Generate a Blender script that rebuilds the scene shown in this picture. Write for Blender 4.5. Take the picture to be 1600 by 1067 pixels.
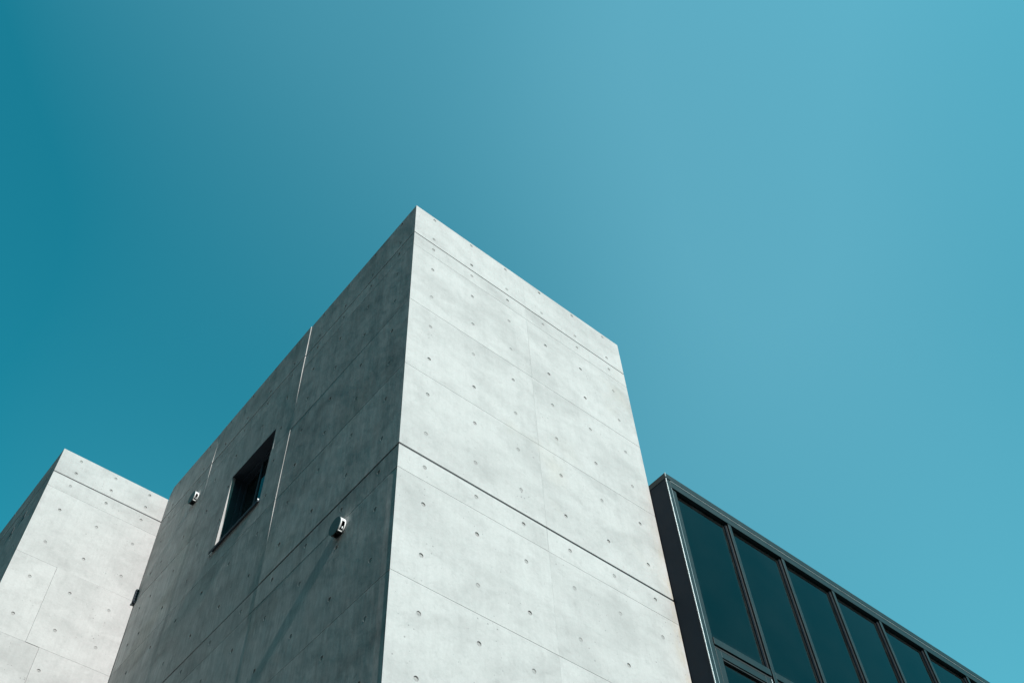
import bpy, bmesh, math, random
from mathutils import Matrix, Vector

random.seed(7)
scene = bpy.context.scene
for o in list(bpy.data.objects):
    bpy.data.objects.remove(o)
C = scene.collection
ZT = 10.425                      # height of the main parapet above the ground (eye at 1.6 m)

# ------------------------------------------------------------------ camera
CAMROT = ((0.7664625, -0.6408745, -0.0426033),
          (0.5065480, 0.6439293, -0.5733796),
          (0.3948979, 0.4178933, 0.8181814))
cam_data = bpy.data.cameras.new('camera')
cam_data.sensor_width = 36.0
cam_data.lens = 35.791
cam_data.clip_end = 20000
cam = bpy.data.objects.new('camera', cam_data)
C.objects.link(cam)
r0, r1, r2 = [Vector(r) for r in CAMROT]
rot = Matrix((r0, -r1, -r2)).transposed()
cam.matrix_world = Matrix.Translation((-2.5071, -3.8482, -8.8252 + ZT)) @ rot.to_4x4()
scene.camera = cam

# ------------------------------------------------------------------ light
SUN = Vector((-0.027, -0.79, 0.612)).normalized()
world = bpy.data.worlds.new('World')
scene.world = world
world.use_nodes = True
wn = world.node_tree.nodes
wl = world.node_tree.links
wn.clear()
sky = wn.new('ShaderNodeTexSky')
sky.sky_type = 'NISHITA'
sky.sun_disc = False
sky.sun_elevation = math.asin(SUN.z)
sky.sun_rotation = math.atan2(SUN.x, SUN.y)
sky.altitude = 0
sky.air_density = 1.2
sky.dust_density = 1.0
sky.ozone_density = 3.0
tint = wn.new('ShaderNodeVectorMath')
tint.operation = 'MULTIPLY'
tint.inputs[1].default_value = (0.09, 1.03, 0.81)      # the photograph's cool, teal colour balance
bg = wn.new('ShaderNodeBackground')
bg.inputs[1].default_value = 0.15
wo = wn.new('ShaderNodeOutputWorld')
wl.new(sky.outputs[0], tint.inputs[0])
# a thin, uneven veil of high cirrus over the whole sky
wtc = wn.new('ShaderNodeTexCoord')
veil = wn.new('ShaderNodeTexNoise')
veil.noise_dimensions = '4D'
veil.inputs['Scale'].default_value = 1.1
veil.inputs['Detail'].default_value = 1.5
veil.inputs['Roughness'].default_value = 0.4
veil.inputs['W'].default_value = 24.79
wl.new(wtc.outputs['Generated'], veil.inputs['Vector'])
vmap = wn.new('ShaderNodeMapRange')
vmap.inputs[1].default_value, vmap.inputs[2].default_value = 0.35, 0.64
wl.new(veil.outputs['Fac'], vmap.inputs[0])
vcol = wn.new('ShaderNodeVectorMath')
vcol.operation = 'SCALE'
vcol.inputs[0].default_value = (0.58, 1.00, 1.14)
wl.new(vmap.outputs[0], vcol.inputs['Scale'])
vadd = wn.new('ShaderNodeVectorMath')
vadd.operation = 'ADD'
wl.new(tint.outputs[0], vadd.inputs[0]); wl.new(vcol.outputs[0], vadd.inputs[1])
wl.new(vadd.outputs[0], bg.inputs[0])
wl.new(bg.outputs[0], wo.inputs[0])

sd = bpy.data.lights.new('sun', 'SUN')
sd.energy = 5.0
sd.angle = math.radians(0.53)
sd.color = (1.0, 0.97, 0.96)
sun = bpy.data.objects.new('sun', sd)
C.objects.link(sun)
sun.rotation_euler = SUN.to_track_quat('Z', 'Y').to_euler()
sun.location = (-5, -20, 30)

vs = scene.view_settings
vs.view_transform = 'Standard'
vs.look = 'None'
vs.exposure = 0.19
vs.gamma = 1.0
vs.use_curve_mapping = False

# ------------------------------------------------------------------ materials
def new_mat(name):
    m = bpy.data.materials.new(name)
    m.use_nodes = True
    nt = m.node_tree
    nt.nodes.clear()
    out = nt.nodes.new('ShaderNodeOutputMaterial')
    return m, nt, out

def node(nt, t, **k):
    n = nt.nodes.new(t)
    for a, b in k.items():
        setattr(n, a, b)
    return n

def noise(nt, vec, scale, detail=4.0, rough=0.55, dist=0.0):
    n = node(nt, 'ShaderNodeTexNoise')
    n.inputs['Scale'].default_value = scale
    n.inputs['Detail'].default_value = detail
    n.inputs['Roughness'].default_value = rough
    n.inputs['Distortion'].default_value = dist
    nt.links.new(vec, n.inputs['Vector'])
    return n.outputs['Fac']

def ramp(nt, fac, stops):
    n = node(nt, 'ShaderNodeMapRange')
    n.inputs[1].default_value, n.inputs[2].default_value = stops[0], stops[1]
    n.inputs[3].default_value, n.inputs[4].default_value = stops[2], stops[3]
    nt.links.new(fac, n.inputs[0])
    return n.outputs[0]

def math_(nt, op, a, b):
    n = node(nt, 'ShaderNodeMath', operation=op)
    for i, v in enumerate((a, b)):
        if isinstance(v, (int, float)):
            n.inputs[i].default_value = v
        else:
            nt.links.new(v, n.inputs[i])
    return n.outputs[0]

def vmul(nt, vec, s):
    n = node(nt, 'ShaderNodeVectorMath', operation='MULTIPLY')
    nt.links.new(vec, n.inputs[0])
    n.inputs[1].default_value = s
    return n.outputs[0]

def concrete(name, base=(0.460, 0.446, 0.434), shift=0.0, amp=1.0, drip=0.94, blotch=0.84, brush=0.025, pour=0.025):
    m, nt, out = new_mat(name)
    L = nt.links
    geo = node(nt, 'ShaderNodeNewGeometry')
    pos = geo.outputs['Position']
    info = node(nt, 'ShaderNodeObjectInfo')
    # every pour has its own pattern
    off = node(nt, 'ShaderNodeCombineXYZ')
    rr = math_(nt, 'MULTIPLY', info.outputs['Random'], 37.0)
    for i in range(3):
        L.new(rr, off.inputs[i])
    add = node(nt, 'ShaderNodeVectorMath', operation='ADD')
    L.new(pos, add.inputs[0]); L.new(off.outputs[0], add.inputs[1])
    own = add.outputs[0]
    # tone: cloudy blotches, flattened sideways, finer marbling, drip streaks
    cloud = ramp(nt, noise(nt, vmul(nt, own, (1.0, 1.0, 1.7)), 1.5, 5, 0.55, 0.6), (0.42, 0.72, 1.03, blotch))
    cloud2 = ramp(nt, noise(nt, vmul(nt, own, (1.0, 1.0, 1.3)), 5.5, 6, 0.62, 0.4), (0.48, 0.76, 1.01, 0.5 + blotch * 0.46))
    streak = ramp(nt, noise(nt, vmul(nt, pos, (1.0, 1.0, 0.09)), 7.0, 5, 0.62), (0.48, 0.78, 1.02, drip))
    fine = ramp(nt, noise(nt, own, 60.0, 5, 0.7), (0.27, 0.73, 0.945, 1.05))
    grit = ramp(nt, noise(nt, own, 260.0, 2, 0.6), (0.3, 0.7, 0.97, 1.03))
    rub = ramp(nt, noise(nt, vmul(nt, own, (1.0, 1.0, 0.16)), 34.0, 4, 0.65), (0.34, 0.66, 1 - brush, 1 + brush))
    smudge = ramp(nt, noise(nt, vmul(nt, own, (1.0, 1.0, 1.4)), 15.0, 7, 0.72, 0.8), (0.54, 0.74, 1.0, 0.86))
    tone = cloud
    for t in (cloud2, smudge, streak, rub, fine, grit):
        tone = math_(nt, 'MULTIPLY', tone, t)
    # bug holes: scattered pores, only in some zones
    vo = node(nt, 'ShaderNodeTexVoronoi', feature='F1')
    vo.inputs['Scale'].default_value = 26.0
    L.new(own, vo.inputs['Vector'])
    size = ramp(nt, noise(nt, own, 3.1, 3, 0.6), (0.46, 0.70, 0.03, 0.17))
    rnd = node(nt, 'ShaderNodeSeparateColor')
    L.new(vo.outputs['Color'], rnd.inputs[0])
    sel = math_(nt, 'GREATER_THAN', rnd.outputs[0], 0.45)
    pore = math_(nt, 'MULTIPLY', math_(nt, 'LESS_THAN', vo.outputs['Distance'], size), sel)
    tone = math_(nt, 'MULTIPLY', tone, ramp(nt, pore, (0, 1, 1.0, 0.62)))
    tone = math_(nt, 'MULTIPLY', tone, ramp(nt, info.outputs['Random'], (0, 1, 1 - pour, 1 + pour)))
    tone = math_(nt, 'ADD', tone, shift)
    col = node(nt, 'ShaderNodeVectorMath', operation='SCALE')
    # faint ochre rust wash in a few places
    wash = ramp(nt, noise(nt, vmul(nt, pos, (1.0, 1.0, 0.8)), 0.9, 4, 0.5), (0.60, 0.74, 0.0, 0.55))
    mixc = node(nt, 'ShaderNodeMix', data_type='RGBA')
    mixc.inputs[6].default_value = (*base, 1)
    mixc.inputs[7].default_value = (base[0] * 0.97, base[1] * 0.91, base[2] * 0.80, 1)
    # rust-brown water staining that runs down the free edge beside the glazed block
    sep = node(nt, 'ShaderNodeSeparateXYZ')
    L.new(pos, sep.inputs[0])
    ex = ramp(nt, sep.outputs[0], (2.47, 2.66, 0.0, 1.0))
    ez = ramp(nt, sep.outputs[2], (8.6, 7.0, 0.0, 1.0))
    en = ramp(nt, noise(nt, vmul(nt, pos, (1.0, 1.0, 0.35)), 14.0, 5, 0.65), (0.42, 0.70, 0.0, 1.6))
    es = math_(nt, 'MULTIPLY', math_(nt, 'MULTIPLY', math_(nt, 'MULTIPLY', ex, ex), ez), en)
    L.new(math_(nt, 'MAXIMUM', wash, es), mixc.inputs[0])
    L.new(mixc.outputs[2], col.inputs[0]); L.new(tone, col.inputs['Scale'])
    # relief: form-board waviness, sanding, pores
    h1 = math_(nt, 'MULTIPLY', noise(nt, own, 4.0, 4, 0.5), 0.010 * amp)
    h2 = math_(nt, 'MULTIPLY', noise(nt, vmul(nt, own, (1, 1, 0.5)), 22.0, 5, 0.6), 0.0016 * amp)
    h3 = math_(nt, 'MULTIPLY', pore, -0.002)
    hh = math_(nt, 'ADD', math_(nt, 'ADD', h1, h2), h3)
    bump = node(nt, 'ShaderNodeBump')
    bump.inputs['Strength'].default_value = 0.55
    bump.inputs['Distance'].default_value = 1.0
    L.new(hh, bump.inputs['Height'])
    p = node(nt, 'ShaderNodeBsdfPrincipled')
    L.new(col.outputs[0], p.inputs['Base Color'])
    p.inputs['Roughness'].default_value = 0.78
    p.inputs['Specular IOR Level'].default_value = 0.25
    L.new(bump.outputs[0], p.inputs['Normal'])
    L.new(p.outputs[0], out.inputs[0])
    return m

def paint(name, base, rough=0.4, metal=0.0, var=0.15, spec=0.5, scale=9.0, coat=0.0):
    m, nt, out = new_mat(name)
    L = nt.links
    geo = node(nt, 'ShaderNodeNewGeometry')
    n1 = ramp(nt, noise(nt, geo.outputs['Position'], scale, 5, 0.6), (0.3, 0.7, 1 - var, 1 + var))
    n2 = ramp(nt, noise(nt, vmul(nt, geo.outputs['Position'], (1, 1, 0.1)), scale * 5, 4, 0.6), (0.4, 0.75, 1.0, 1 - var))
    col = node(nt, 'ShaderNodeVectorMath', operation='SCALE')
    col.inputs[0].default_value = base
    L.new(math_(nt, 'MULTIPLY', n1, n2), col.inputs['Scale'])
    p = node(nt, 'ShaderNodeBsdfPrincipled')
    L.new(col.outputs[0], p.inputs['Base Color'])
    p.inputs['Metallic'].default_value = metal
    p.inputs['Specular IOR Level'].default_value = spec
    L.new(ramp(nt, n1, (0.85, 1.15, rough * 0.85, rough * 1.15)), p.inputs['Roughness'])
    L.new(p.outputs[0], out.inputs[0])
    return m

def glass(name, tintc, spec_col=(1, 1, 1)):
    m, nt, out = new_mat(name)
    L = nt.links
    fr = node(nt, 'ShaderNodeFresnel')
    fr.inputs[0].default_value = 1.52
    tr = node(nt, 'ShaderNodeBsdfTransparent')
    tr.inputs[0].default_value = (*tintc, 1)
    gl = node(nt, 'ShaderNodeBsdfGlossy')
    gl.inputs['Roughness'].default_value = 0.015
    gl.inputs[0].default_value = (*spec_col, 1)
    geo = node(nt, 'ShaderNodeNewGeometry')
    bump = node(nt, 'ShaderNodeBump')
    bump.inputs['Strength'].default_value = 0.15
    bump.inputs['Distance'].default_value = 0.02
    L.new(noise(nt, geo.outputs['Position'], 1.3, 2, 0.4), bump.inputs['Height'])
    L.new(bump.outputs[0], gl.inputs['Normal'])
    # a thin film of dust, thicker towards some zones
    df = node(nt, 'ShaderNodeBsdfDiffuse')
    df.inputs[0].default_value = (0.30, 0.33, 0.33, 1)
    mx = node(nt, 'ShaderNodeMixShader')
    L.new(fr.outputs[0], mx.inputs[0]); L.new(tr.outputs[0], mx.inputs[1]); L.new(gl.outputs[0], mx.inputs[2])
    mx2 = node(nt, 'ShaderNodeMixShader')
    tc = node(nt, 'ShaderNodeTexCoord')
    sg = node(nt, 'ShaderNodeSeparateXYZ')
    L.new(tc.outputs['Generated'], sg.inputs[0])
    film = ramp(nt, noise(nt, geo.outputs['Position'], 2.2, 4, 0.55), (0.35, 0.75, 0.003, 0.012))
    edge = None
    for ax, wd in ((0, 0.10), (2, 0.06)):
        d = math_(nt, 'MINIMUM', sg.outputs[ax], math_(nt, 'SUBTRACT', 1.0, sg.outputs[ax]))
        e = ramp(nt, d, (0.0, wd, 1.0, 0.0))
        e = math_(nt, 'MULTIPLY', e, e)
        edge = e if edge is None else math_(nt, 'MAXIMUM', edge, e)
    edge = math_(nt, 'MULTIPLY', edge, ramp(nt, noise(nt, geo.outputs['Position'], 7.0, 4, 0.6), (0.3, 0.7, 0.02, 0.07)))
    L.new(math_(nt, 'ADD', film, edge), mx2.inputs[0])
    L.new(mx.outputs[0], mx2.inputs[1]); L.new(df.outputs[0], mx2.inputs[2])
    L.new(mx2.outputs[0], out.inputs[0])
    return m

MAT = {
    'concrete': concrete('fair_faced_concrete'),
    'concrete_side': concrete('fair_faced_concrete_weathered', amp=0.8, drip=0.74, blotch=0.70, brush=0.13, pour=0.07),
    'core': concrete('concrete_core', (0.26, 0.25, 0.25)),
    'plug': concrete('mortar_plug', (0.335, 0.325, 0.315)),
    'frame': paint('dark_green_grey_coated_metal', (0.010, 0.022, 0.025), 0.5, 0.0, 0.10, 0.3),
    'side': paint('dark_slate_metal_sheet', (0.004, 0.014, 0.026), 0.55, 0.0, 0.10, 0.15),
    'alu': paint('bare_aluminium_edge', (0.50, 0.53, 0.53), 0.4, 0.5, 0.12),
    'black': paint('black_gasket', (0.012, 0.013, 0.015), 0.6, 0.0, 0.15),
    'bronze': paint('dark_bronze_window_metal', (0.045, 0.060, 0.078), 0.65, 0.0, 0.1, 0.15),
    'white': paint('white_enamel', (0.78, 0.78, 0.76), 0.35, 0.0, 0.05),
    'vent': paint('grey_enamelled_disc', (0.10, 0.17, 0.18), 0.9, 0.0, 0.05, 0.05),
    'dark': paint('unlit_interior', (0.035, 0.040, 0.045), 0.8, 0.0, 0.15, 0.2),
    'glass': glass('tinted_glass', (0.08, 0.15, 0.17), (0.54, 0.66, 0.66)),
    'paving': paint('asphalt', (0.038, 0.038, 0.038), 0.85, 0.0, 0.18, 0.3, 1.4),
    'sky_block': paint('sky_block_slope', (0.018, 0.036, 0.022), 0.9, 0.0, 0.35, 0.1, 0.05),
    'screen': paint('insect_screen', (0.022, 0.025, 0.030), 0.8, 0.0, 0.1, 0.1, 30),
}

# ------------------------------------------------------------------ helpers
def wloc(o):
    v = Vector((0, 0, 0))
    while o is not None:
        v += o.location
        o = o.parent
    return v

def tag(o, label, cat, group=None):
    o['label'] = label
    o['category'] = cat
    if group:
        o['group'] = group
    return o

def thing(name, loc):
    o = bpy.data.objects.new(name, None)
    o.empty_display_size = 0.3
    C.objects.link(o)
    o.location = loc
    return o

def link(name, me, parent, loc):
    """mesh in local coordinates placed at a world location under a parent"""
    o = bpy.data.objects.new(name, me)
    C.objects.link(o)
    o.parent = parent
    o.location = Vector(loc) - (wloc(parent) if parent else Vector((0, 0, 0)))
    return o

class MB:
    """collects boxes and prisms in world coordinates, becomes one mesh object"""
    def __init__(s):
        s.bm = bmesh.new()
    def box(s, x0, x1, y0, y1, z0, z1):
        v = [s.bm.verts.new(p) for p in ((x0, y0, z0), (x1, y0, z0), (x1, y1, z0), (x0, y1, z0),
                                         (x0, y0, z1), (x1, y0, z1), (x1, y1, z1), (x0, y1, z1))]
        for f in ((0, 3, 2, 1), (4, 5, 6, 7), (0, 1, 5, 4), (1, 2, 6, 5), (2, 3, 7, 6), (3, 0, 4, 7)):
            s.bm.faces.new([v[i] for i in f])
        return s
    def build(s, name, mat, parent, bevel=0.0, loc=None):
        if bevel:
            bmesh.ops.bevel(s.bm, geom=list(s.bm.edges), offset=bevel, segments=2, affect='EDGES', profile=0.5)
        bmesh.ops.recalc_face_normals(s.bm, faces=list(s.bm.faces))
        base = Vector(loc) if loc else s.bm.verts[:] and sum((v.co for v in s.bm.verts), Vector()) / len(s.bm.verts)
        for v in s.bm.verts:
            v.co -= base
        me = bpy.data.meshes.new(name)
        s.bm.to_mesh(me)
        s.bm.free()
        me.materials.append(MAT[mat])
        return link(name, me, parent, base)

def box(name, mat, parent, x0, x1, y0, y1, z0, z1, bevel=0.0):
    return MB().box(x0, x1, y0, y1, z0, z1).build(name, mat, parent, bevel)

# ------------------------------------------------------------------ cast panels
HOLE_R = 0.0172
def hole_mesh(name, depth):
    bm = bmesh.new()
    N = 16
    prof = [(HOLE_R + 0.0006, -0.0005), (HOLE_R * 0.86, depth * 0.9), (HOLE_R * 0.5, depth), (0.0, depth - 0.001)]
    rings = []
    for r, d in prof[:-1]:
        rings.append([bm.verts.new((d, r * math.cos(2 * math.pi * k / N), r * math.sin(2 * math.pi * k / N))) for k in range(N)])
    c = bm.verts.new((prof[-1][1], 0, 0))
    for a, b in zip(rings, rings[1:]):
        for k in range(N):
            bm.faces.new((a[k], b[k], b[(k + 1) % N], a[(k + 1) % N]))
    for k in range(N):
        bm.faces.new((rings[-1][k], c, rings[-1][(k + 1) % N]))
    me = bpy.data.meshes.new(name)
    bm.to_mesh(me)
    bm.free()
    for p in me.polygons:
        p.use_smooth = False
    me.materials.append(MAT['plug'])
    return me
HOLES = [hole_mesh('tie_hole', d) for d in (0.0022, 0.0036, 0.0058)]
THK = 0.03

def panel(parent, face, plane, u0, u1, z0, z1, hu, hz, off=(0, 0, 0, 0), mitre=(0, 0), cut=None,
          gap=0.0022, gapv=None, warp=None, extra_u=(), holes=True, skip=None):
    """one cast panel. face 'F' looks to -Y, 'S' looks to -X. u runs along X or Y.
    off: how far the corners (u0z0, u1z0, u1z1, u0z1) stand proud, cut: an opening (u0,u1,z0,z1)"""
    gapv = gap if gapv is None else gapv
    a0 = u0 + (0 if mitre[0] else gapv); a1 = u1 - (0 if mitre[1] else gapv)
    b0, b1 = z0 + gap, z1 - gap
    hs = []
    if holes:
        for v in hz:
            if not (b0 + HOLE_R + .008 < v < b1 - HOLE_R - .008):
                continue
            for u in hu:
                if not (a0 + HOLE_R + .008 < u < a1 - HOLE_R - .008):
                    continue
                if cut and cut[0] - .02 < u < cut[1] + .02 and cut[2] - .02 < v < cut[3] + .02:
                    continue
                if skip and skip(u, v):
                    continue
                hs.append((u, v))
    us = sorted({round(u, 5) for u, v in hs}); vs_ = sorted({round(v, 5) for u, v in hs})
    gu = {a0, a1}; gv = {b0, b1}
    gu |= {(p + q) / 2 for p, q in zip(us, us[1:])}; gv |= {(p + q) / 2 for p, q in zip(vs_, vs_[1:])}
    gu |= set(extra_u)
    if cut:
        gu |= {x for x in cut[:2] if a0 < x < a1}; gv |= {x for x in cut[2:] if b0 < x < b1}
    gu = sorted(gu); gv = sorted(gv)
    org = (u0, z0)
    base = Vector((u0, plane, z0)) if face == 'F' else Vector((plane, u0, z0))
    bm = bmesh.new(); cache = {}
    def P(u, v, d):
        s = (u - a0) / (a1 - a0); t = (v - b0) / (b1 - b0)
        o = (off[0] * (1 - s) + off[1] * s) * (1 - t) + (off[3] * (1 - s) + off[2] * s) * t
        if warp:
            u, v, o = warp(u, v, o)
        dd = d - o if d < THK else d
        p = Vector((u, plane + dd, v)) if face == 'F' else Vector((plane + dd, u, v))
        return p - base
    def V(u, v, d=0.0):
        k = (round(u, 5), round(v, 5), round(d, 5))
        if k not in cache:
            cache[k] = bm.verts.new(P(u, v, d))
        return cache[k]
    flip = face == 'S'
    def F(*vs2):
        try:
            bm.faces.new(tuple(reversed(vs2)) if flip else vs2)
        except ValueError:
            pass
    N = 16
    for i in range(len(gu) - 1):
        for j in range(len(gv) - 1):
            p0, p1, q0, q1 = gu[i], gu[i + 1], gv[j], gv[j + 1]
            mu, mv = (p0 + p1) / 2, (q0 + q1) / 2
            if cut and cut[0] < mu < cut[1] and cut[2] < mv < cut[3]:
                continue
            h = [t for t in hs if p0 < t[0] < p1 and q0 < t[1] < q1]
            if not h:
                F(V(p0, q0), V(p1, q0), V(p1, q1), V(p0, q1))
                continue
            hc = h[0]
            rim = []
            for (sa, sb) in (((p0, q0), (p1, q0)), ((p1, q0), (p1, q1)), ((p1, q1), (p0, q1)), ((p0, q1), (p0, q0))):
                for k in range(4):
                    rim.append((sa[0] + (sb[0] - sa[0]) * k / 4, sa[1] + (sb[1] - sa[1]) * k / 4))
            ring = [(hc[0] + HOLE_R * math.cos(-3 * math.pi / 4 + 2 * math.pi * k / N),
                     hc[1] + HOLE_R * math.sin(-3 * math.pi / 4 + 2 * math.pi * k / N)) for k in range(N)]
            for k in range(N):
                k2 = (k + 1) % N
                F(V(*rim[k]), V(*rim[k2]), V(*ring[k2]), V(*ring[k]))
    # edges back to the wall behind
    def edge(pts, inset):
        for a, b in zip(pts, pts[1:]):
            F(V(*a), V(a[0] + inset[0], a[1] + inset[1], THK), V(b[0] + inset[0], b[1] + inset[1], THK), V(*b))
    m0 = THK if mitre[0] else 0; m1 = -THK if mitre[1] else 0
    edge([(a0, v) for v in gv], (m0, 0)); edge([(a1, v) for v in reversed(gv)], (m1, 0))
    if not (cut and cut[3] > b1):
        edge([(u, b1) for u in gu], (0, 0))
    if not (cut and cut[2] < b0):
        edge([(u, b0) for u in reversed(gu)], (0, 0))
    me = bpy.data.meshes.new('concrete_panel')
    bm.to_mesh(me); bm.free()
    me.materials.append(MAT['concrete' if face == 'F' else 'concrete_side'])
    po = link('concrete_panel', me, parent, base)
    for (u, v) in hs:
        hm = random.choice(HOLES)
        h = bpy.data.objects.new('tie_hole', hm)
        C.objects.link(h)
        h.parent = po
        h.location = P(u, v, 0.0)
        h.rotation_euler = (random.choice((0, 0.4, 1.1)), 0, math.pi / 2 if face == 'F' else 0)
    return po

Z = lambda z: ZT + z
HZ = [Z(z) for z in (-.052, -.424, -.622, -.979, -1.429, -1.881, -2.332, -2.784, -3.238, -3.594, -3.952, -4.400, -4.854, -5.303, -5.753)]
ROWS = [Z(z) for z in (0, -.515, -.738, -1.656, -2.560, -3.483, -3.728, -4.631, -5.531, -6.450, -7.350, -8.250, -9.150)] + [0.0]
GROOVE = {1: 0.011, 5: 0.018, 9: 0.018}        # rebates under these row lines
D = 4.703
W = 2.668

# ---- ground
g = MB().box(-900, 900, -900, 900, -0.5, 0.0).build('ground', 'paving', None)
g['kind'] = 'structure'
hb = bmesh.new()
HN = 180
rings = []
for q, (rad, frac) in enumerate(((330, -0.02), (400, 0.42), (500, 0.85), (620, 1.0), (800, 0.5))):      # added unseen slopes, steeper west, keeping low sky light off the shaded wall
    rings.append([])
    for k in range(HN):
        a = 2 * math.pi * k / HN
        west = max(0.0, -math.cos(a)) ** 0.35
        h = 130 + 320 * west + 22 * math.sin(3 * a + 0.7) + 14 * math.sin(7 * a + 2.0) + 7 * math.sin(17 * a) + 4 * math.sin(41 * a + 1.0)
        rr = rad + 18 * math.sin(5 * a + q)
        rings[-1].append(hb.verts.new((rr * math.cos(a), rr * math.sin(a), h * frac + random.uniform(-3, 3) * (q > 0))))
for A, B in zip(rings, rings[1:]):
    for k in range(HN):
        hb.faces.new((A[k], B[k], B[(k + 1) % HN], A[(k + 1) % HN]))
hme = bpy.data.meshes.new('sky_block_hills')
hb.to_mesh(hme); hb.free()
hme.materials.append(MAT['sky_block'])
sky_block_hills = link('sky_block_hills', hme, None, (0, 0, 0))
sky_block_hills['kind'] = 'structure'

# ---- the corner block
main = thing('concrete_building', (0, 0, 0))
tag(main, 'tall bare concrete corner block with tie holes, between glazed block and lower wing', 'building')
WIN = (2.125, 2.910, Z(-2.315), Z(-1.331))
HX = (0.222, 0.674, 1.110, 1.559, 2.007, 2.442)
HY = (0.227, 0.674, 1.126, 1.573, 2.018, 2.466, 2.915, 3.365, 3.818, 4.267, 4.488)
HYW = (0.227, 0.674, 1.126, 1.573, 2.018, 2.466, 2.958, 3.365, 3.818, 4.267, 4.488)
COLX = (0.0, 1.340, W)
COLY = (0.0, 1.800, 3.600, D - 0.003)

def row_span(i):
    top, bot = ROWS[i], ROWS[i + 1]
    if i in GROOVE:
        top -= GROOVE[i]
    return top, bot

# how far each panel of the shaded wall stands proud, metres: (u0z0, u1z0, u1z1, u0z1)
PROUD = {(0, 1): (.008, .002, .002, .009), (1, 1): (.008, .001, .001, .008), (2, 1): (-.004, 0, .001, .009),
         (3, 1): (.007, 0, 0, .003), (4, 1): (-.006, 0, 0, .007), (5, 1): (-.002, 0, 0, -.002), (6, 1): (-.002, 0, 0, -.002), (7, 1): (-.002, 0, 0, -.002),
         (3, 2): (-.002, 0, 0, -.001), (4, 2): (-.002, 0, 0, -.002), (5, 2): (-.002, 0, 0, -.002), (6, 2): (-.002, 0, 0, -.002),
         (0, 2): (.007, .004, .002, -.001), (1, 2): (.003, .003, .003, .007), (2, 2): (-.001, .002, .003, .002)}
def bend(u, v, o):                       # the shuttering sprang back a little along the arris
    if u < 0.1:
        o -= (0.1 - u) * 0.03
    return u, v, o
def far_corner(u, v, o):                 # worn end of the parapet above the wing
    if u > D - 0.03 and v > Z(-.02):
        v -= 0.10
    return u, v, o
for i in range(len(ROWS) - 1):
    top, bot = row_span(i)
    low = bot < Z(-6)
    if i == 0:
        rows_cols = [(0.0, 1.340), (1.340, W)]
    else:
        rows_cols = [(0.0, 1.340), (1.340, W)]
    for k, (a, b) in enumerate(rows_cols):
        j = lambda: random.uniform(-.0004, .0004)
        panel(main, 'F', 0.0, a, b, bot, top, HX, HZ, (0 if k == 0 else j(), j(), j(), 0 if k == 0 else j()),
              (k == 0, 0), gap=0.0018 if i in (2, 3, 6) else 0.0012, gapv=0.0003 if i not in (2, 5) else 0.0008, holes=not low)
    for k in range(3):
        a, b = COLY[k], COLY[k + 1]
        cut = WIN if k == 1 and i in (2, 3) else None
        j = lambda: random.uniform(-.0012, .0012)
        off = PROUD.get((i, k)) or (0 if k == 0 else j(), j(), j(), 0 if k == 0 else j())
        skip = (lambda u, v: u < 4.4 and u > 4.1 and v > Z(-1.2))
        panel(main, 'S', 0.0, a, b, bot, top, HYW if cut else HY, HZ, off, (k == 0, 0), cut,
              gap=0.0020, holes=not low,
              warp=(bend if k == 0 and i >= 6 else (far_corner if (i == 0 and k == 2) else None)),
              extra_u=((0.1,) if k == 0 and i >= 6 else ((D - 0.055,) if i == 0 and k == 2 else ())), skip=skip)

E0 = THK - 0.002
core = MB()
core.box(E0, W - 0.006, E0, 0.25, 0, ZT - 0.004)                                   # front wall
core.box(E0, 0.25, 0.2501, WIN[0] - 0.02, 0, ZT - 0.004)                           # side wall, round the window
core.box(E0, 0.25, WIN[1] + 0.02, D - 0.10, 0, ZT - 0.004)
core.box(E0, 0.25, WIN[0] - 0.0199, WIN[1] + 0.0199, 0, WIN[2] - 0.02)
core.box(E0, 0.25, WIN[0] - 0.0199, WIN[1] + 0.0199, WIN[3] + 0.02, ZT - 0.004)
core.box(2.45, W - 0.006, 0.2501, D - 0.10, 0, ZT - 0.004)
core.box(E0, W - 0.006, D - 0.0999, D - 0.004, 0, ZT - 0.20)
core.build('wall_core', 'core', main)
box('roof_slab', 'core', main, 0.2503, 2.4497, 0.2503, D - 0.1003, Z(-.62), Z(-.42))
box('upper_floor', 'dark', main, 0.2503, 2.4497, 0.2503, D - 0.1003, Z(-3.65), Z(-3.45))
rv = MB()                                                                          # cast lining of the window opening
rv.box(0.0012, 0.2499, WIN[0] - 0.0195, WIN[0], WIN[2] - 0.0195, WIN[3] + 0.0195)
rv.box(0.0012, 0.034, WIN[1], WIN[1] + 0.0195, WIN[2] - 0.0195, WIN[3] + 0.0195)
rv.box(0.0016, 0.2497, WIN[0], WIN[1], WIN[2] - 0.0193, WIN[2])
rv.build('window_reveal', 'concrete', main)
box('jamb_lining', 'bronze', main, 0.0341, 0.2499, WIN[1] + .0005, WIN[1] + 0.0195, WIN[2] - 0.0195, WIN[3] + 0.0195)
box('head_lining', 'bronze', main, 0.0016, 0.2497, WIN[0], WIN[1], WIN[3], WIN[3] + 0.0193)

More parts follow.
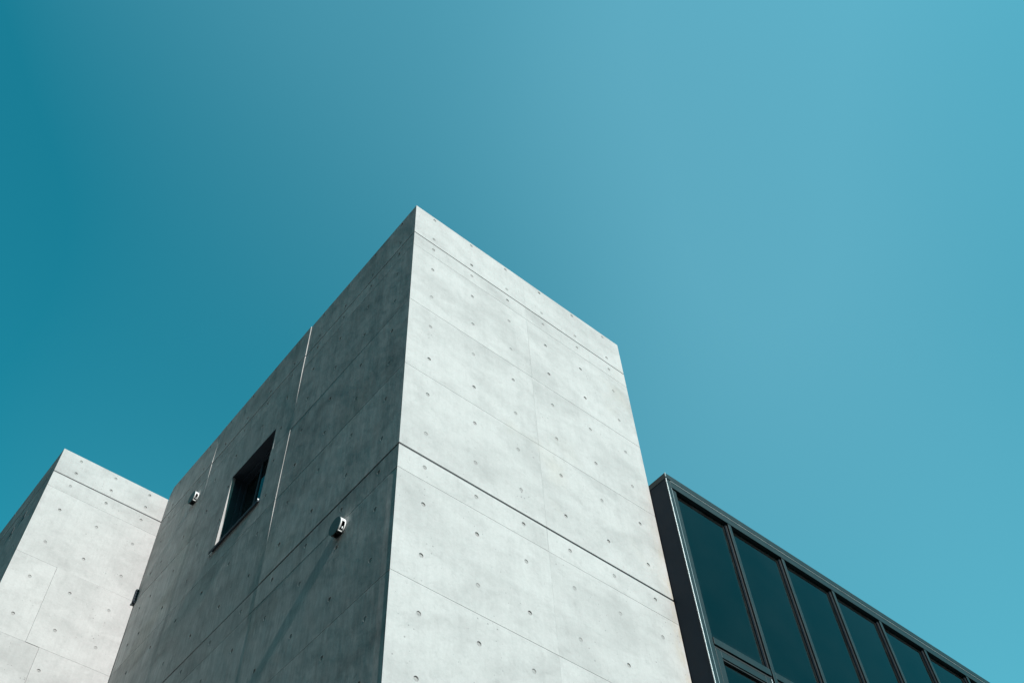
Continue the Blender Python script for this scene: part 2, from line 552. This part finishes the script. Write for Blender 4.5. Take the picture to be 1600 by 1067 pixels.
# window: fixed metal frame, screened sash, glazed sash
wx = 0.095
win = MB()
fw = 0.035
win.box(wx, wx + 0.09, WIN[0] + .001, WIN[0] + fw, WIN[2] + .001, WIN[3] - .001)
win.box(wx, wx + 0.09, WIN[1] - fw, WIN[1] - .001, WIN[2] + .001, WIN[3] - .001)
win.box(wx + .001, wx + 0.089, WIN[0] + fw, WIN[1] - fw, WIN[3] - fw, WIN[3] - .001)
win.box(wx + .001, wx + 0.089, WIN[0] + fw, WIN[1] - fw, WIN[2] + .001, WIN[2] + fw)
wframe = win.build('window', 'bronze', main, 0.002)
mid = WIN[0] + 0.375
def sash(name, y0, y1, x, mat, t):
    s = MB(); b = 0.03
    z0, z1 = WIN[2] + fw + .001, WIN[3] - fw - .001
    s.box(x, x + .025, y0, y0 + b, z0, z1); s.box(x, x + .025, y1 - b, y1, z0, z1)
    s.box(x + .001, x + .024, y0 + b, y1 - b, z0, z0 + b); s.box(x + .001, x + .024, y0 + b, y1 - b, z1 - b, z1)
    s.build('sash', 'bronze', wframe, 0.0015)
    box(name, mat, wframe, x + t, x + t + .005, y0 + b - .002, y1 - b + .002, z0 + b - .002, z1 - b + .002)
sash('pane', WIN[0] + fw + .001, mid + .03, wx + .012, 'glass', .010)
sash('pane', mid + .0, WIN[1] - fw - .001, wx + .042, 'glass', .012)
sl = MB()
sl.box(-0.022, 0.088, WIN[0] + 0.004, WIN[1] - 0.002, WIN[2] - 0.002, WIN[2] + 0.010)
sl.box(-0.026, -0.020, WIN[0] - 0.006, WIN[1] + 0.030, WIN[2] - 0.022, WIN[2] + 0.010)
sl.build('sill', 'bronze', wframe, 0.001)
box('sill_end_cap', 'white', wframe, -0.030, -0.016, WIN[0] - 0.012, WIN[0] - 0.006, WIN[2] - 0.004, WIN[2] + 0.012)

for q, gh in GROOVE.items():                       # dark sealant in the rebates
    js = MB()
    js.box(0.0035, W - 0.004, 0.0035, E0 - .0002, ROWS[q] - gh + .0005, ROWS[q] - .0005)
    js.box(0.0035, E0 - .0002, E0 - .0001, D - 0.004, ROWS[q] - gh + .0005, ROWS[q] - .0005)
    js.build('joint_seal', 'black', main)

# ---- the lower wing on the left
wing = thing('concrete_building', (-1.27, D, 0))
tag(wing, 'lower bare concrete wing at the far left, its sunlit end face beside the shaded wall', 'building')
XW = -1.267
WH = (-1.048, -0.637, -0.221)
WROWS = [Z(-.165)] + ROWS[1:]
WHZ = [Z(-.235)] + HZ[1:]
for i in range(len(WROWS) - 1):
    top, bot = WROWS[i], WROWS[i + 1]
    if i in GROOVE:
        top -= GROOVE[i] + .003
    low = bot < Z(-4.7)
    split = {3: -0.844, 4: -0.71, 5: -0.71}.get(i)
    cols = [(XW, -0.003)] if split is None else [(XW, split), (split, -0.003)]
    for k, (a, b) in enumerate(cols):
        off = {(3, 1): (.004, 0, 0, .003), (4, 1): (.003, 0, 0, .003)}.get((i, k), (0, 0, 0, 0))
        panel(wing, 'F', D, a, b, bot, top, WH, WHZ, off, (k == 0, 0), gap=0.0009, gapv=0.0007, holes=not low)
    hy = [D + .25 + .45 * q for q in range(8)]
    for a, b in ((D, D + 1.8), (D + 1.8, D + 3.6)):
        j = lambda: random.uniform(-.001, .001)
        panel(wing, 'S', XW, a, b, bot, top, hy, WHZ, (0, j(), j(), 0) if a == D else (.004, .002, .002, .004), (a == D, 0), holes=not low)
wc = MB()
wc.box(XW + E0, 2.60, D + E0, D + 0.25, 0, Z(-.169))
wc.box(XW + E0, XW + .25, D + .2501, D + 3.60, 0, Z(-.169))
wc.box(2.35, 2.60, D + .2501, D + 3.60, 0, Z(-.169))
wc.box(XW + .2501, 2.3499, D + 3.35, D + 3.60, 0, Z(-.169))
wc.build('wall_core', 'core', wing)
box('roof_slab', 'core', wing, XW + .2503, 2.3497, D + .2503, D + 3.3497, Z(-.75), Z(-.55))
for q, gh in GROOVE.items():
    js = MB()
    js.box(XW + .0035, -0.004, D + .0035, D + E0 - .0002, ROWS[q] - gh - .0025, ROWS[q] - .0005)
    js.box(XW + .0035, XW + E0 - .0002, D + E0 - .0001, D + 3.59, ROWS[q] - gh - .0025, ROWS[q] - .0005)
    js.build('joint_seal', 'black', wing)
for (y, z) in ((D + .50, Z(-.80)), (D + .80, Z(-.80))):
    box('dark_patch', 'black', wing, XW - .003, XW + .004, y - .035, y + .035, z - .05, z + .05, .001)  # two thin dark boxes set on the wing's side face

# ---- the glazed block
GY = -0.200
GX0, GX1 = W + 0.004, 12.20
GT = Z(-2.180)
gb = thing('glazed_building', (GX0, GY, 0))
tag(gb, 'dark glazed block with metal mullions and flat coping, right of the concrete corner block', 'building')
cop = MB()
cop.box(GX0 - .004, 5.255, GY - .006, 0.30, GT - .062, GT)
cop.build('coping', 'frame', gb, .002)
MB().box(5.263, GX1, GY - .006, 0.30, GT - .062, GT - .001).build('coping', 'frame', gb, .002)
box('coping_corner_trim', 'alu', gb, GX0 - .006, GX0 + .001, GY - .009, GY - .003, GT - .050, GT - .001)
box('side_panel', 'side', gb, GX0, GX0 + .03, GY + .006, -0.004, 0, GT - .063, .001)
box('corner_glint_strip', 'alu', gb, GX0 - .001, GX0 + .006, GY - .003, GY + .005, 0, GT - .064, .001)  # light-coloured strip stands in for the sun glint along this corner
box('corner_post', 'frame', gb, GX0 + .0065, 2.722, GY, GY + .12, 0, GT - .064, .0015)
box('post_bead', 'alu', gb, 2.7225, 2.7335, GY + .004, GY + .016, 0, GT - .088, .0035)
box('jamb', 'frame', gb, 2.7340, 2.790, GY + .012, GY + .13, 0, GT - .150, .0015)
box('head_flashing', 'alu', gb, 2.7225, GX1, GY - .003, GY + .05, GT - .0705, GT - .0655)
box('head_rail', 'frame', gb, 2.7225, GX1, GY, GY + .13, GT - .146, GT - .0715, .0015)
PITCH = 0.729
mull = []
x = 3.430
while x < GX1 - .2:
    mull.append(x)
    x += PITCH
TR1, TR0 = Z(-3.905), Z(-3.968)      # transom
GD = 0.038                           # glass is set back this far
bays = [2.790] + [m + .060 for m in mull]
ends = mull + [GX1 - .05]
for m in mull:
    mm = MB().box(m + .020, m + .060, GY + .004, GY + .13, 0, GT - .1465).build('mullion', 'frame', gb, .0015)
    box('gasket', 'black', mm, m + .006, m + .0198, GY + .022, GY + .13, 0, GT - .1470)
    box('bead', 'side', mm, m - .002, m + .0058, GY + .026, GY + .13, 0, GT - .1475, .001)
for i, (a, b) in enumerate(zip(bays, ends)):
    b2 = b - .0045
    box('pane', 'glass', gb, a + .0005, b2, GY + GD, GY + GD + .010, TR1 + .0005, GT - .1465)
    t = box('transom', 'frame', gb, a + .0005, b + .0025, GY + .004, GY + .13, TR0, TR1, .0015)
    box('gasket', 'black', t, a + .001, b2, GY + .016, GY + .13, TR0 - .022, TR0 - .0005)
    # opening light under the transom
    s = MB(); z1, z0 = TR0 - .0225, Z(-5.35); w = .062
    s.box(a + .008, a + .008 + w, GY + .016, GY + .07, z0, z1); s.box(b2 - .006 - w, b2 - .006, GY + .016, GY + .07, z0, z1)
    s.box(a + .008 + w, b2 - .006 - w, GY + .017, GY + .069, z1 - w, z1); s.box(a + .008 + w, b2 - .006 - w, GY + .017, GY + .069, z0, z0 + w)
    so = s.build('sash', 'frame', gb, .002)
    box('pane', 'glass', so, a + .009 + w, b2 - .007 - w, GY + .042, GY + .048, z0 + w + .001, z1 - w - .001)
    box('gasket', 'black', so, a + .0085 + w, b2 - .0065 - w, GY + .024, GY + .0415, z1 - w - .014, z1 - w - .0005)
    box('hinge', 'alu', so, b2 - .012, b2 - .004, GY + .006, GY + .0155, z1 - .10, z1 - .012, .001)
    box('spandrel', 'side', gb, a + .0005, b2, GY + .02, GY + .10, 0, Z(-5.36))
bd = MB()
bd.box(W + .03, GX1, .31, 6.0, GT - .30, GT - .09)
bd.box(GX1 - .25, GX1 - .05, .0, 6.0, 0, GT - .31)
bd.box(W + .03, GX1 - .26, 5.8, 6.0, 0, GT - .31)
bd.box(W + .03, W + .10, .31, 5.79, 0, GT - .31)
bd.build('shell', 'dark', gb)
box('ceiling', 'dark', gb, W + .035, GX1 - .06, GY + .135, .305, GT - .30, GT - .10)
box('floor_slab', 'dark', gb, W + .11, GX1 - .27, GY + .135, 5.7, Z(-5.60), Z(-5.36))

# ---- round vent caps on the shaded wall
def vent(y, z, label):
    r, dep = 0.072, 0.046
    t = thing('vent_cap', (0, y, z))
    tag(t, label, 'vent', 'round vent caps on the shaded wall')
    N = 64
    a0, a1 = math.radians(176), math.radians(233)        # slot: angle from +Y towards +Z, looking along +X
    bm = bmesh.new()
    xs = (-0.004, -0.013, -0.036, -dep)
    def pt(x, k, rr):
        a = 2 * math.pi * k / N
        return (x, rr * math.cos(a), rr * math.sin(a))
    for rr in (r, r - .003):
        grid = [[bm.verts.new(pt(x, k, rr)) for k in range(N)] for x in xs]
        for i in range(3):
            for k in range(N):
                am = 2 * math.pi * (k + .5) / N
                if (i == 1 and a0 < am < a1) or math.radians(240) < am < math.radians(312):
                    continue
                bm.faces.new((grid[i][k], grid[i + 1][k], grid[i + 1][(k + 1) % N], grid[i][(k + 1) % N]))
    me = bpy.data.meshes.new('band'); bm.to_mesh(me); bm.free(); me.materials.append(MAT['white'])
    for p in me.polygons: p.use_smooth = True
    link('band', me, t, (0, y, z))
    def disc(name, x0, x1, rr, mat):
        bm = bmesh.new()
        A = [bm.verts.new(pt(x0, k, rr)) for k in range(N)]; B = [bm.verts.new(pt(x1, k, rr)) for k in range(N)]
        bm.faces.new(A); bm.faces.new(list(reversed(B)))
        for k in range(N): bm.faces.new((A[k], B[k], B[(k + 1) % N], A[(k + 1) % N]))
        bmesh.ops.recalc_face_normals(bm, faces=list(bm.faces))
        me = bpy.data.meshes.new(name); bm.to_mesh(me); bm.free(); me.materials.append(MAT[mat])
        return link(name, me, t, (0, y, z))
    disc('front_disc', -dep - .004, -dep + .0005, r, 'vent')
    disc('back_plate', -.0042, .002, r * .96, 'black')
    disc('duct_mouth', -.034, -.0044, r * .60, 'black')
    am = math.radians(216)
    lp = MB(); cy, cz = r * .86 * math.cos(am), r * .86 * math.sin(am)
    lp.box(-.022, -.015, y + cy - .004, y + cy + .004, z + cz - .012, z + cz + .012).build('damper', 'alu', t, .003)
    am = math.radians(239)
    cy, cz = (r + .001) * math.cos(am), (r + .001) * math.sin(am)
    MB().box(-.042, -.012, y + cy - .004, y + cy + .004, z + cz - .003, z + cz + .003).build('slot_lip', 'white', t, .001)
vent(0.650, Z(-3.800), 'round white vent cap below the long groove, nearer the building corner')
vent(3.790, Z(-.910), 'round white vent cap near the roof edge, beside the lower wing')

# ---- small slotted box in the inner corner
sb = thing('overflow_box', (-.03, D - .04, Z(-1.695)))
tag(sb, 'small dark slotted box in the inner corner between the wing and the shaded wall', 'box')
box('housing', 'bronze', sb, -.032, -.004, D - .034, D - .003, Z(-1.690), Z(-1.520), .0015)
for k in range(5):
    zz = Z(-1.682) + k * .033
    box('slat', 'side', sb, -.0335, -.0035, D - .040, D - .0345, zz, zz + .018, .001)
box('bracket', 'bronze', sb, -.040, -.026, D - .010, D - .003, Z(-1.712), Z(-1.700))

scene.render.engine = 'CYCLES'
scene.cycles.max_bounces = 8
